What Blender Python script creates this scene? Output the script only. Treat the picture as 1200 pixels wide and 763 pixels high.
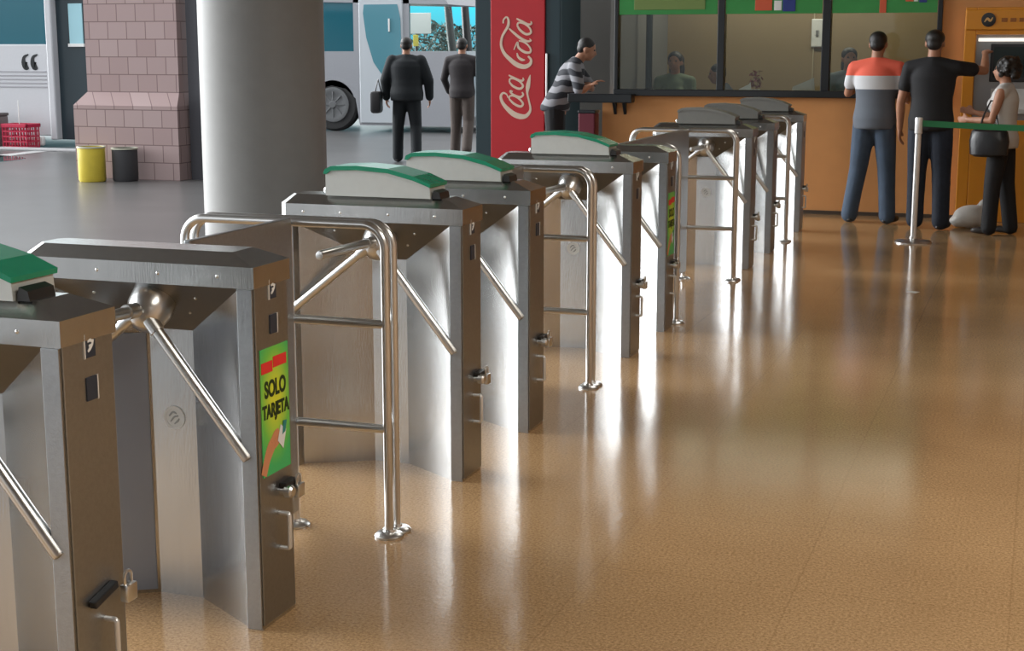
import bpy, bmesh, math, random
from mathutils import Vector, Matrix
random.seed(7)
for o in list(bpy.data.objects): bpy.data.objects.remove(o)
SC = bpy.context.scene
COL = SC.collection
PI = math.pi

# ------------------------------------------------------------------ camera
F_PX, PITCH, YAW, CAM_H = 1747.9, 0.18398, 0.33855, 1.5618
cd = bpy.data.cameras.new('camera'); cam = bpy.data.objects.new('camera', cd); COL.objects.link(cam)
cd.sensor_width = 36; cd.lens = F_PX / 1200 * 36; cd.clip_end = 300
fw = Vector((-math.sin(YAW) * math.cos(PITCH), math.cos(YAW) * math.cos(PITCH), -math.sin(PITCH)))
rt = Vector((math.cos(YAW), math.sin(YAW), 0)); up = rt.cross(fw)
cam.matrix_world = Matrix(((rt.x, up.x, -fw.x, 0), (rt.y, up.y, -fw.y, 0), (rt.z, up.z, -fw.z, CAM_H), (0, 0, 0, 1)))
SC.camera = cam

# ------------------------------------------------------------------ view, world, lights
SC.view_settings.view_transform = 'Standard'
SC.view_settings.look = 'None'
SC.view_settings.gamma = 1
SC.view_settings.use_curve_mapping = False
SC.view_settings.exposure = 0.0

w = bpy.data.worlds.new('world'); SC.world = w; w.use_nodes = True
nt = w.node_tree; nt.nodes.clear()
tc = nt.nodes.new('ShaderNodeTexCoord'); sx = nt.nodes.new('ShaderNodeSeparateXYZ')
cr = nt.nodes.new('ShaderNodeValToRGB'); bg = nt.nodes.new('ShaderNodeBackground'); wo = nt.nodes.new('ShaderNodeOutputWorld')
nt.links.new(tc.outputs['Generated'], sx.inputs[0]); nt.links.new(sx.outputs['Z'], cr.inputs[0])
sy = nt.nodes.new('ShaderNodeMapRange'); sy.inputs[1].default_value = .45; sy.inputs[2].default_value = .8; nt.links.new(sx.outputs['Y'], sy.inputs[0])
cr2 = nt.nodes.new('ShaderNodeValToRGB'); cr2.color_ramp.elements[0].color = (.30, .32, .34, 1); cr2.color_ramp.elements[1].position = .12; cr2.color_ramp.elements[1].color = (.95, .98, 1, 1)
wm_ = nt.nodes.new('ShaderNodeMix'); wm_.data_type = 'RGBA'; nt.links.new(sx.outputs['Z'], cr2.inputs[0]); nt.links.new(sy.outputs[0], wm_.inputs[0])
nt.links.new(cr2.outputs[0], wm_.inputs[6]); nt.links.new(cr.outputs[0], wm_.inputs[7]); nt.links.new(wm_.outputs[2], bg.inputs[0]); nt.links.new(bg.outputs[0], wo.inputs[0])
el = cr.color_ramp.elements
el[0].position = 0.0; el[0].color = (.10, .35, .45, 1)
el[1].position = 0.09; el[1].color = (.80, .97, 1, 1)
e = el.new(0.03); e.color = (.05, .62, .80, 1)
e = el.new(0.30); e.color = (1, 1, 1, 1)
bg.inputs[1].default_value = 1.5
# added sky glow low on the street side, tuned to whiten the steel
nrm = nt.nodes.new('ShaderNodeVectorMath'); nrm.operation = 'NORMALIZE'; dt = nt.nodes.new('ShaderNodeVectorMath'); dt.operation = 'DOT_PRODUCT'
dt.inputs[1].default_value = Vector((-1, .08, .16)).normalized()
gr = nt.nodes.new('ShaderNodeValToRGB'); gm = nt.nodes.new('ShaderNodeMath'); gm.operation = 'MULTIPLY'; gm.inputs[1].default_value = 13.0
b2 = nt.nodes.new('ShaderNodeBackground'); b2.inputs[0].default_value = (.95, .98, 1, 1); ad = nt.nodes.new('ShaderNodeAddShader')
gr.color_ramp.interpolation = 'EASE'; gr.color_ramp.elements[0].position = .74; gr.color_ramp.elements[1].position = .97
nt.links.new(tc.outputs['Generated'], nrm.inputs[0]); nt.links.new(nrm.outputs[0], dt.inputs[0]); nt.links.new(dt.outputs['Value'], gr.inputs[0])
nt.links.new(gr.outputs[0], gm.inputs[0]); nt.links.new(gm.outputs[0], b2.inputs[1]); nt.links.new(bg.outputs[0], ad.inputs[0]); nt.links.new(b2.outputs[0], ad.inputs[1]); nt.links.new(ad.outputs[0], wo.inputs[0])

def area(name, loc, rot, sxx, syy, power, color=(1, 1, 1)):
    d = bpy.data.lights.new(name, 'AREA'); d.shape = 'RECTANGLE'; d.size = sxx; d.size_y = syy
    d.energy = power; d.color = color
    o = bpy.data.objects.new(name, d); COL.objects.link(o); o.location = loc; o.rotation_euler = rot
    return o
area('ceiling_lamp', (2.0, 2.6, 4.05), (0, 0, 0), 1.6, 5.0, 235, (1, .95, .86))
area('ceiling_lamp', (-1.0, 9.5, 4.05), (0, 0, 0), 1.2, 3.0, 38, (1, .95, .86))
area('office_lamp', (-2.4, 15.9, 2.85), (0, 0, 0), 2.6, .3, 32, (1, .9, .75))

# ------------------------------------------------------------------ materials
MATS = {}
def mat(name, col, rough=.5, metal=0., noise=0., nscale=30., bump=0., bscale=60., stretch=None, ior=1.5, emit=None, estr=1., spec=None):
    if name in MATS: return MATS[name]
    m = bpy.data.materials.new(name); m.use_nodes = True; n = m.node_tree; b = n.nodes['Principled BSDF']
    b.inputs['Base Color'].default_value = (*col, 1); b.inputs['Roughness'].default_value = rough
    b.inputs['Metallic'].default_value = metal; b.inputs['IOR'].default_value = ior
    if spec is not None: b.inputs['Specular IOR Level'].default_value = spec
    t = n.nodes.new('ShaderNodeTexCoord'); mp = n.nodes.new('ShaderNodeMapping')
    n.links.new(t.outputs['Object'], mp.inputs[0])
    if stretch: mp.inputs['Scale'].default_value = stretch
    if noise > 0:
        nz = n.nodes.new('ShaderNodeTexNoise'); nz.inputs['Scale'].default_value = nscale; nz.inputs['Detail'].default_value = 4
        mx = n.nodes.new('ShaderNodeMix'); mx.data_type = 'RGBA'
        n.links.new(mp.outputs[0], nz.inputs[0]); n.links.new(nz.outputs[0], mx.inputs[0])
        mx.inputs[6].default_value = (*[max(0, c * (1 - noise)) for c in col], 1)
        mx.inputs[7].default_value = (*[min(1, c * (1 + noise)) for c in col], 1)
        n.links.new(mx.outputs[2], b.inputs['Base Color'])
    if bump > 0:
        nz2 = n.nodes.new('ShaderNodeTexNoise'); nz2.inputs['Scale'].default_value = bscale; nz2.inputs['Detail'].default_value = 3
        bp = n.nodes.new('ShaderNodeBump'); bp.inputs['Strength'].default_value = bump; bp.inputs['Distance'].default_value = .01
        n.links.new(mp.outputs[0], nz2.inputs[0]); n.links.new(nz2.outputs[0], bp.inputs['Height']); n.links.new(bp.outputs[0], b.inputs['Normal'])
    if emit:
        b.inputs['Emission Color'].default_value = (*emit, 1); b.inputs['Emission Strength'].default_value = estr
    MATS[name] = m
    return m

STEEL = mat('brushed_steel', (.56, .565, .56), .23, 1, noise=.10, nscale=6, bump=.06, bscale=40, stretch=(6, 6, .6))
STEELD = mat('darkened_satin_steel', (.24, .245, .25), .33, 1, noise=.12, nscale=8, bump=.05, bscale=50)  # underside's dark reflection is put into this darker base colour
STEELF = mat('grained_steel', (.37, .385, .40), .36, 1, noise=.12, nscale=90, bump=.08, bscale=200)
CHROME = mat('polished_tube', (.70, .70, .69), .28, 1, noise=.06, nscale=20)
DARKM = mat('dark_metal', (.06, .06, .06), .35, .8)
GREENP = mat('green_plastic', (.008, .24, .13), .22, 0, noise=.1)
HOUSEP = mat('pale_housing', (.55, .57, .55), .4, .35, noise=.05)
BLACKP = mat('black_plastic', (.012, .014, .018), .4)
NAVYP = mat('navy_plate', (.02, .03, .05), .3)
WHITEP = mat('white_paint', (.75, .75, .74), .45, noise=.04)
ORANGE = mat('orange_paint', (.58, .265, .088), .6, noise=.10, nscale=5, bump=.05, bscale=90)
YELLOWO = mat('amber_panel', (.62, .24, .015), .4, noise=.08, nscale=8)
GREYW = mat('grey_wall_paint', (.16, .155, .145), .7, noise=.08, nscale=4)
COLM = mat('column_paint', (.25, .245, .235), .45, noise=.08, nscale=9, bump=.05, bscale=60)
ROOMW = mat('room_wall_paint', (.28, .20, .10), .7, noise=.06, nscale=4)
CEILM = mat('ceiling_paint', (.22, .21, .20), .8, noise=.05)
BROWNW = mat('brown_wall_paint', (.30, .20, .13), .6, noise=.08, nscale=3)
BLK = mat('black_frame', (.008, .01, .012), .3)
RED = mat('red_panel', (.55, .012, .02), .35, noise=.06, nscale=6)
CREAM = mat('cream_letters', (.80, .62, .48), .5)
TEAL = mat('dark_teal', (.012, .035, .045), .4)
BUSW = mat('bus_paint', (.52, .53, .56), .35, noise=.04)
TYRE = mat('tyre_rubber', (.015, .015, .016), .7)
SKIN = mat('skin', (.36, .17, .10), .55, noise=.06, nscale=20)
HAIR = mat('black_hair', (.010, .008, .007), .5, noise=.3, nscale=80, bump=.3, bscale=120)
SHOE = mat('dark_shoe', (.02, .016, .014), .5)
YELL = mat('yellow_paint', (.70, .55, .06), .45, noise=.12, nscale=10)

def glass_mat():
    m = bpy.data.materials.new('window_glass'); m.use_nodes = True; n = m.node_tree; n.nodes.clear()
    o = n.nodes.new('ShaderNodeOutputMaterial'); mx = n.nodes.new('ShaderNodeMixShader'); tr = n.nodes.new('ShaderNodeBsdfTransparent')
    gl = n.nodes.new('ShaderNodeBsdfGlossy'); fr = n.nodes.new('ShaderNodeFresnel')
    fr.inputs[0].default_value = 1.5; gl.inputs['Roughness'].default_value = .03; tr.inputs[0].default_value = (.90, .95, .93, 1)
    n.links.new(fr.outputs[0], mx.inputs[0]); n.links.new(tr.outputs[0], mx.inputs[1]); n.links.new(gl.outputs[0], mx.inputs[2])
    n.links.new(mx.outputs[0], o.inputs[0]); return m
GLASS = glass_mat()
TINT = mat('tinted_bus_glass', (.015, .11, .15), .08, 0, spec=.8)

def floor_mat():
    m = bpy.data.materials.new('speckled_tan_tile'); m.use_nodes = True; n = m.node_tree; b = n.nodes['Principled BSDF']
    t = n.nodes.new('ShaderNodeTexCoord')
    n1 = n.nodes.new('ShaderNodeTexNoise'); n1.inputs['Scale'].default_value = 110; n1.inputs['Detail'].default_value = 5; n1.inputs['Roughness'].default_value = .75
    n2 = n.nodes.new('ShaderNodeTexNoise'); n2.inputs['Scale'].default_value = 1.3; n2.inputs['Detail'].default_value = 3
    r = n.nodes.new('ShaderNodeValToRGB'); r.color_ramp.elements[0].position = .34; r.color_ramp.elements[0].color = (.25, .145, .066, 1)
    r.color_ramp.elements[1].position = .68; r.color_ramp.elements[1].color = (.60, .39, .20, 1)
    mx = n.nodes.new('ShaderNodeMix'); mx.data_type = 'RGBA'; mx.blend_type = 'MULTIPLY'
    r2 = n.nodes.new('ShaderNodeValToRGB'); r2.color_ramp.elements[0].position = .3; r2.color_ramp.elements[0].color = (.82, .8, .78, 1)
    r2.color_ramp.elements[1].position = .7; r2.color_ramp.elements[1].color = (1, 1, 1, 1)
    br = n.nodes.new('ShaderNodeTexBrick'); br.offset = 0; br.inputs['Scale'].default_value = 1
    br.inputs['Brick Width'].default_value = .6; br.inputs['Row Height'].default_value = .6; br.inputs['Mortar Size'].default_value = .003
    br.inputs['Color1'].default_value = (1, 1, 1, 1); br.inputs['Color2'].default_value = (.96, .96, .96, 1); br.inputs['Mortar'].default_value = (.86, .85, .84, 1)
    mx2 = n.nodes.new('ShaderNodeMix'); mx2.data_type = 'RGBA'; mx2.blend_type = 'MULTIPLY'; mx2.inputs[0].default_value = 1; mx.inputs[0].default_value = 1
    L = n.links.new
    L(t.outputs['Object'], n1.inputs[0]); L(t.outputs['Object'], n2.inputs[0]); L(t.outputs['Object'], br.inputs[0])
    L(n1.outputs[0], r.inputs[0]); L(n2.outputs[0], r2.inputs[0]); L(r.outputs[0], mx.inputs[6]); L(r2.outputs[0], mx.inputs[7])
    L(mx.outputs[2], mx2.inputs[6]); L(br.outputs[0], mx2.inputs[7]); L(mx2.outputs[2], b.inputs['Base Color'])
    b.inputs['Roughness'].default_value = .13; b.inputs['IOR'].default_value = 1.40
    bp = n.nodes.new('ShaderNodeBump'); bp.inputs['Strength'].default_value = .07; bp.inputs['Distance'].default_value = .006
    n3 = n.nodes.new('ShaderNodeTexNoise'); n3.inputs['Scale'].default_value = 45; n3.inputs['Detail'].default_value = 2
    L(t.outputs['Object'], n3.inputs[0]); L(n3.outputs[0], bp.inputs['Height']); L(bp.outputs[0], b.inputs['Normal'])
    return m
FLOORM = floor_mat()
ASPH = mat('outdoor_concrete', (.115, .112, .112), .30, noise=.25, nscale=1.6, bump=.1, bscale=30)

def block_mat():
    m = bpy.data.materials.new('pink_concrete_block'); m.use_nodes = True; n = m.node_tree; b = n.nodes['Principled BSDF']
    t = n.nodes.new('ShaderNodeTexCoord'); s = n.nodes.new('ShaderNodeSeparateXYZ'); c = n.nodes.new('ShaderNodeCombineXYZ')
    ad = n.nodes.new('ShaderNodeMath'); ad.operation = 'ADD'
    br = n.nodes.new('ShaderNodeTexBrick'); br.inputs['Scale'].default_value = 1; br.inputs['Brick Width'].default_value = .262
    br.inputs['Row Height'].default_value = .208; br.inputs['Mortar Size'].default_value = .006; br.inputs['Mortar Smooth'].default_value = .2
    br.inputs['Color1'].default_value = (.37, .275, .27, 1); br.inputs['Color2'].default_value = (.32, .225, .22, 1); br.inputs['Mortar'].default_value = (.17, .11, .11, 1)
    L = n.links.new
    L(t.outputs['Object'], s.inputs[0]); L(s.outputs[0], ad.inputs[0]); L(s.outputs[1], ad.inputs[1]); L(ad.outputs[0], c.inputs[0]); L(s.outputs[2], c.inputs[1])
    L(c.outputs[0], br.inputs[0]); L(br.outputs[0], b.inputs['Base Color']); b.inputs['Roughness'].default_value = .75
    bp = n.nodes.new('ShaderNodeBump'); bp.inputs['Strength'].default_value = .3; L(br.outputs['Fac'], bp.inputs['Height']); bp.invert = True; L(bp.outputs[0], b.inputs['Normal'])
    return m
BLOCKM = block_mat()

# ------------------------------------------------------------------ mesh helpers
class MB:
    def __init__(s): s.bm = bmesh.new(); s.smooth = False
    def box(s, x0, x1, y0, y1, z0, z1, bev=0.):
        vs = [s.bm.verts.new((x, y, z)) for x in (x0, x1) for y in (y0, y1) for z in (z0, z1)]
        fs = [(0, 1, 3, 2), (4, 6, 7, 5), (0, 4, 5, 1), (2, 3, 7, 6), (0, 2, 6, 4), (1, 5, 7, 3)]
        F = [s.bm.faces.new([vs[i] for i in f]) for f in fs]
        if bev > 0:
            E = list({e for f in F for e in f.edges})
            bmesh.ops.bevel(s.bm, geom=E, offset=bev, segments=2, profile=.5, affect='EDGES')
        return s
    def prism(s, pts, vec):
        """closed polygon pts (3d) extruded by vec"""
        a = [s.bm.verts.new(p) for p in pts]; b = [s.bm.verts.new(Vector(p) + Vector(vec)) for p in pts]; n = len(a)
        s.bm.faces.new(a); s.bm.faces.new(b[::-1])
        for i in range(n): s.bm.faces.new((a[i], b[i], b[(i + 1) % n], a[(i + 1) % n]))
        return s
    def loft(s, rings, closed=True, cap=True):
        R = [[s.bm.verts.new(p) for p in r] for r in rings]; n = len(R[0])
        for a, b in zip(R, R[1:]):
            for i in range(n if closed else n - 1): s.bm.faces.new((a[i], a[(i + 1) % n], b[(i + 1) % n], b[i]))
        if cap and closed: s.bm.faces.new(R[0][::-1]); s.bm.faces.new(R[-1])
        return s
    def tube(s, path, r, seg=14, radii=None):
        P = [Vector(p) for p in path]; rings = []; prev = None
        for i, p in enumerate(P):
            d = ((P[i + 1] - p) if i < len(P) - 1 else (p - P[i - 1])).normalized()
            if 0 < i < len(P) - 1: d = ((P[i + 1] - p).normalized() + (p - P[i - 1]).normalized()).normalized()
            if prev is None:
                a = Vector((0, 0, 1)) if abs(d.z) < .9 else Vector((1, 0, 0)); u = d.cross(a).normalized()
            else: u = (prev - d * prev.dot(d)).normalized()
            prev = u; v = d.cross(u); rr = radii[i] if radii else r
            rings.append([p + (u * math.cos(t * 2 * PI / seg) + v * math.sin(t * 2 * PI / seg)) * rr for t in range(seg)])
        s.loft(rings); s.smooth = True; return s
    def lathe(s, prof, c=(0, 0, 0), axis=(0, 0, 1), seg=24):
        ax = Vector(axis).normalized(); a = Vector((1, 0, 0)) if abs(ax.x) < .9 else Vector((0, 1, 0))
        u = ax.cross(a).normalized(); v = ax.cross(u); c = Vector(c)
        s.loft([[c + ax * h + (u * math.cos(t * 2 * PI / seg) + v * math.sin(t * 2 * PI / seg)) * max(r, 1e-4) for t in range(seg)] for r, h in prof])
        s.smooth = True; return s
    def ball(s, c, r, seg=16, rings=10, M=None):
        r = (r, r, r) if not isinstance(r, (tuple, list)) else r
        mt = Matrix.Translation(c) @ (M.to_4x4() if M else Matrix()) @ Matrix.Diagonal((*r, 1))
        bmesh.ops.create_uvsphere(s.bm, u_segments=seg, v_segments=rings, radius=1, matrix=mt); s.smooth = True; return s
    def mesh(s, name, material):
        bmesh.ops.recalc_face_normals(s.bm, faces=s.bm.faces)
        me = bpy.data.meshes.new(name); s.bm.to_mesh(me); s.bm.free(); me.materials.append(material)
        if s.smooth:
            for p in me.polygons: p.use_smooth = True
            if hasattr(me, 'set_sharp_from_angle'): me.set_sharp_from_angle(angle=math.radians(38))
        return me
    def build(s, name, material, parent=None, label=None):
        return link(name, s.mesh(name, material), parent, label)

def link(name, me, parent=None, label=None):
    o = bpy.data.objects.new(name, me); COL.objects.link(o)
    if parent: o.parent = parent
    if label: o['label'] = label
    return o
def tag(o, label, cat, group=None, kind=None):
    o['label'] = label; o['category'] = cat
    if group: o['group'] = group
    if kind: o['kind'] = kind
    return o
def thing(name, label, cat, loc=(0, 0, 0), rz=0, group=None):
    o = bpy.data.objects.new(name, None); COL.objects.link(o); o.location = loc; o.rotation_euler = (0, 0, rz); o.empty_display_size = .1
    return tag(o, label, cat, group)
def struct(o): o['kind'] = 'structure'; return o
def arc(c, a0, a1, r, u, v, n=8):
    c, u, v = Vector(c), Vector(u), Vector(v)
    return [c + (u * math.cos(a0 + (a1 - a0) * i / n) + v * math.sin(a0 + (a1 - a0) * i / n)) * r for i in range(n + 1)]
def text_mesh(body, size, material, ext=.0006, bold=.0):
    cu = bpy.data.curves.new('letters', 'FONT'); cu.body = body; cu.size = size; cu.extrude = ext; cu.offset = bold
    cu.align_x = 'CENTER'; cu.align_y = 'CENTER'
    t = bpy.data.objects.new('letters_tmp', cu); COL.objects.link(t)
    me = bpy.data.meshes.new_from_object(t.evaluated_get(bpy.context.evaluated_depsgraph_get()))
    bpy.data.objects.remove(t); me.materials.clear(); me.materials.append(material); return me
def bez(pts, n=8):
    """Catmull-Rom through pts of (x, y, width)"""
    P = [Vector(p) for p in pts]; P = [P[0] * 2 - P[1]] + P + [P[-1] * 2 - P[-2]]; out = []
    for i in range(1, len(P) - 2):
        for k in range(n):
            t = k / n; a, b, c, d = P[i - 1], P[i], P[i + 1], P[i + 2]
            out.append(.5 * ((2 * b) + (c - a) * t + (2 * a - 5 * b + 4 * c - d) * t * t + (3 * b - a - 3 * c + d) * t ** 3))
    out.append(P[-2]); return out

# ------------------------------------------------------------------ setting
struct(MB().box(-3.4, 7, -8, 14.45, -.1, 0).build('floor', FLOORM))
struct(MB().box(-60, -3.4, -20, 80, -.1, 0).build('trim_1', ASPH))
struct(MB().box(-3.4, 7, 14.45, 30, -.1, 0).build('trim_2', mat('room_floor', (.2, .17, .13), .5, noise=.1)))
struct(MB().box(-6.9, 7.2, -8, 19, 4.15, 4.3).build('ceiling', CEILM))
struct(MB().box(6.0, 6.15, -8, 14.4, 0, 4.15).build('wall_right', BROWNW))
struct(MB().box(-3.4, 6.15, -8.2, -8.0, 0, 4.15).build('wall_front', mat('pale_grey_wall', (.24, .25, .27), .7, noise=.05)))
# counter wall with its three panes
wm = MB(); wm.box(-4.12, -.905, 14.40, 14.55, 0, 1.10); wm.box(-.905, 6.0, 14.40, 14.55, 0, 4.15); wm.box(-4.12, -.905, 14.40, 14.55, 2.95, 4.15)
struct(wm.build('wall_back', ORANGE))
struct(MB().box(-4.2, 6.0, 16.6, 16.7, 0, 2.98).build('wall_office', ROOMW))
struct(MB().box(-4.09, -4.0, 14.56, 16.6, 0, 4.15).build('wall_left', GREYW))
struct(MB().box(-4.05, 6.0, 14.56, 16.6, 2.98, 3.05).build('trim_3', WHITEP))
struct(MB().box(-6.4, -4.18, 18.4, 18.55, 0, 4.15).build('wall_far', GREYW))
struct(MB().box(-4.12, 6.0, 14.385, 14.40, 0, .035).build('baseboard_back', mat('dark_skirting', (.05, .035, .025), .5)))
struct(MB().box(-2.385, -2.375, 16.585, 16.6, 0, 2.98).build('trim_4', mat('pale_pillar_edge', (.5, .42, .28), .5)))  # added thin strip standing in for a pillar's pale edge
fr = MB()
for a, b in ((-3.995, -3.955), (-2.975, -2.905), (-1.985, -1.905), (-.95, -.905)): fr.box(a, b, 14.36, 14.46, 1.12, 2.95, .006)
fr.box(-3.995, -.905, 14.34, 14.47, 1.10, 1.165, .006); fr.box(-3.995, -.905, 14.36, 14.46, 2.90, 2.95)
win = struct(fr.build('window_1', BLK))
for a, b in ((-3.955, -2.975), (-2.905, -1.985), (-1.905, -.95)):
    MB().box(a, b, 14.41, 14.418, 1.165, 2.90).build('pane', GLASS, win)

# green film banners hung behind the panes' upper part
def banner(x0, x1, label, marks):
    t = thing('green_banner', label, 'banner', (x0, 14.37, 1.88))
    MB().box(0, x1 - x0, -.004, .004, 0, .55, .001).build('cloth', mat('green_banner_film', (.035, .27, .06), .5, noise=.12, nscale=6), t)
    for nm, a, b, c, d, m in marks:
        q = MB(); q.box(a - x0, b - x0, -.008, -.004, c, d, .002); q.build(nm, m, t)
OR = mat('orange_print', (.60, .10, .04), .5); BL = mat('navy_print', (.02, .04, .22), .5)
banner(-3.95, -2.98, 'green banner with a faint orange painted reflection across the left ticket window', [('colour_patch', -3.8, -3.1, .045, .15, mat('painted_orange_reflection', (.17, .25, .07), .5))])  # the faint orange patch is a reflection put into the banner's colour
banner(-2.90, -1.99, 'green banner with orange, white and navy marks over the middle ticket window', [('colour_patch', -2.62, -2.46, .03, .14, OR), ('colour_patch', -2.44, -2.37, .03, .12, WHITEP), ('colour_patch', -2.36, -2.24, .02, .14, BL)])
banner(-1.90, -.955, 'green banner over the right ticket window above the coral-shirted man', [('colour_patch', -1.47, -1.41, -.0, .2, OR), ('colour_patch', -1.24, -1.17, .10, .2, OR), ('colour_patch', -1.165, -1.13, .10, .2, WHITEP), ('colour_patch', -1.12, -1.05, .09, .2, BL)])

# black ledge at the left end of the counter
t = thing('counter_ledge', 'black ledge sticking out at the left end of the orange counter', 'ledge', (-4.1, 14.3, 1.035))
MB().box(-.32, .33, -.1, .03, 0, .085, .008).build('shelf_board', BLK, t)
MB().prism([(.1, .03, 0), (.1, .1, 0), (.1, .1, -.12)], (.03, 0, 0)).build('bracket', BLK, t)
MB().prism([(.2, .03, 0), (.2, .1, 0), (.2, .1, -.12)], (.03, 0, 0)).build('bracket', BLK, t)

# massive round column
c = MB(); c.lathe([(.50, 0), (.50, .02), (.49, .03), (.49, 4.1), (.52, 4.15)], seg=64)
co = c.build('column', COLM); co.location = (-5.83, 10.62, 0); tag(co, 'thick grey round column standing beyond the turnstiles', 'column')

# block pillar on a wider plinth
t = thing('block_pillar', 'pink concrete block pillar on a wider sloping plinth beside the yellow bin', 'pillar', (-10.4, 15.5, 0))
MB().box(-.58, .70, .12, 1.2, 1.02, 4.4).build('shaft', BLOCKM, t)
p = MB(); p.box(-.71, .74, 0, 1.3, 0, .88)
p.loft([[(-.71, 0, .88), (.74, 0, .88), (.74, 1.3, .88), (-.71, 1.3, .88)], [(-.58, .12, 1.04), (.70, .12, 1.04), (.70, 1.2, 1.04), (-.58, 1.2, 1.04)]])
p.build('plinth', BLOCKM, t)
d = struct(MB().box(-9.62, -9.15, 15.7, 15.85, 0, 4.0).build('door_1', mat('dark_hoarding', (.05, .05, .06), .6, noise=.1)))
MB().box(-9.27, -9.16, 15.66, 15.70, .9, 2.05, .005).build('red_strip', mat('faded_red', (.30, .07, .06), .6), d)

# ------------------------------------------------------------------ turnstiles
CACHE = {}
def cached(key, fn):
    if key not in CACHE: CACHE[key] = fn()
    return CACHE[key]
L = .715; W = .188
def m_body():
    q = MB()
    near = [(0, 0), (-.045, 0), (-.05, .012), (-.285, .165), (-.425, .165), (-.66, .03), (-.668, 0), (-L, 0)]
    far = [(-L, W), (-.66, W), (-.43, .218), (-.285, .218), (-.05, W), (0, W)]
    pl = near + far; n = len(pl); bot = [q.bm.verts.new((x, y, 0)) for x, y in pl]
    topz = [.99] * len(near) + [.99, .93, .86, .86, .93, .99]
    top = [q.bm.verts.new((x, min(y, W), z if y <= W else z)) for (x, y), z in zip(pl, topz)]
    for i, (x, y) in enumerate(pl): top[i].co = (x, y, topz[i] if topz[i] < .99 else (.955 if 0 < i < len(near) else .99))
    for i in range(n): q.bm.faces.new((bot[i], bot[(i + 1) % n], top[(i + 1) % n], top[i]))
    q.bm.faces.new(bot[::-1]); f = q.bm.faces.new(top); bmesh.ops.triangulate(q.bm, faces=[f])
    return q.mesh('body', STEEL)
def m_face():
    return MB().box(0, .004, .004, W - .004, .012, .992, .0015).mesh('end_face', STEELF)
def m_strip():
    return MB().box(-.045, 0, -.004, 0, .004, .94, .001).mesh('corner_strip', STEELF)
def m_hood():
    q = MB()
    x0, x1 = -L - .008, .008; y0, y1 = -.006, W + .006
    def ring(z, ix0, ix1, iy0, iy1): return [(x0 + ix0, y0 + iy0, z), (x1 - ix1, y0 + iy0, z), (x1 - ix1, y1 - iy1, z), (x0 + ix0, y1 - iy1, z)]
    def ringc(z, ix0, ix1, iy, ch):   # rear corners cut off
        return [(x0 + ix0 + ch, y0 + iy, z), (x1 - ix1, y0 + iy, z), (x1 - ix1, y1 - iy, z), (x0 + ix0 + ch, y1 - iy, z), (x0 + ix0, y1 - iy - ch, z), (x0 + ix0, y0 + iy + ch, z)]
    q.loft([ringc(.943, 0, 0, 0, .03), ringc(1.0, 0, 0, 0, .03), ringc(1.032, .035, .085, .045, .02)])
    return q.mesh('hood', STEEL)
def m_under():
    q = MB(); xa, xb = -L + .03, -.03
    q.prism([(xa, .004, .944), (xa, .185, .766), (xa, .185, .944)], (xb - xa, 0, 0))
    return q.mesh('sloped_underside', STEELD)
def m_hub():
    q = MB(); ax = Vector((0, -.72, -.69)).normalized()
    q.lathe([(.062, -.03), (.062, .012), (.056, .03), (.054, .034), (.05, .05), (.036, .066), (.014, .074), (.001, .075)], (0, 0, 0), ax, 28)
    return q.mesh('hub', CHROME)
def m_arm(d, Ls):
    d = Vector(d).normalized(); q = MB()
    q.tube([d * .035, d * (Ls - .008), d * (Ls - .002), d * Ls], .016, 16, [.016, .016, .0145, .008]); q.tube([d * .03, d * .075], .021, 16)
    return q.mesh('arm', CHROME)
def m_disc(r, h, mt, seg=24): return MB().lathe([(r, 0), (r, h * .6), (r * .85, h)], (0, 0, 0), (0, -1, 0), seg).mesh('disc', mt)
def m_emblem():
    q = MB(); q.lathe([(.034, 0), (.034, .003), (.027, .003), (.026, .0012), (0, .0012)], (0, 0, 0), (0, -1, 0), 32)
    return q.mesh('emblem', mat('pale_emblem_ring', (.70, .72, .72), .6, .0))
def m_emblem_mark():
    q = MB()
    for pts in ([(-.016, .004, .004), (-.004, .016, .006), (.008, .012, .003)], [(-.012, -.012, .003), (.0, .002, .005), (.013, .006, .004)], [(.0, -.018, .003), (.010, -.010, .006), (.016, -.002, .003)]):
        b = bez([(x, z, w_) for x, z, w_ in pts], 4); ribbon(q, b, lambda a, c2: (a, -.0012, c2), (0, -.0015, 0))
    return q.mesh('emblem_mark', mat('grey_mark', (.30, .32, .32), .4, .3))
def ribbon(q, b, fn, off):
    n = len(b); Lp, Rp = [], []
    for i in range(n):
        a = b[max(0, i - 1)]; c2 = b[min(n - 1, i + 1)]; d2 = Vector((c2.x - a.x, c2.y - a.y)); d2 = d2.normalized() if d2.length > 0 else Vector((1, 0))
        nx, ny = -d2.y, d2.x; h = b[i].z / 2
        Lp.append((b[i].x + nx * h, b[i].y + ny * h)); Rp.append((b[i].x - nx * h, b[i].y - ny * h))
    for i in range(n - 1):
        quad = [Lp[i], Lp[i + 1], Rp[i + 1], Rp[i]]; base = [Vector(fn(x, y)) for x, y in quad]; o = Vector(off)
        vb = [q.bm.verts.new(v) for v in base]; vt = [q.bm.verts.new(v + o) for v in base]
        q.bm.faces.new(vt)
        for k in range(4): q.bm.faces.new((vb[k], vb[(k + 1) % 4], vt[(k + 1) % 4], vt[k]))
def m_house():
    q = MB(); prof = [(-.25, 0), (-.25, .082), (-.23, .094), (-.12, .098), (0, .090), (.10, .066), (.16, .046), (.163, 0)]
    q.prism([(x, .022, z) for x, z in prof], (0, .145, 0)); return q.mesh('reader_housing', HOUSEP)
DGREY = mat('dull_grey_housing', (.20, .205, .195), .45, .4, noise=.06)
def m_house2():
    m = m_house(); m.materials.clear(); m.materials.append(DGREY); return m
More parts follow.
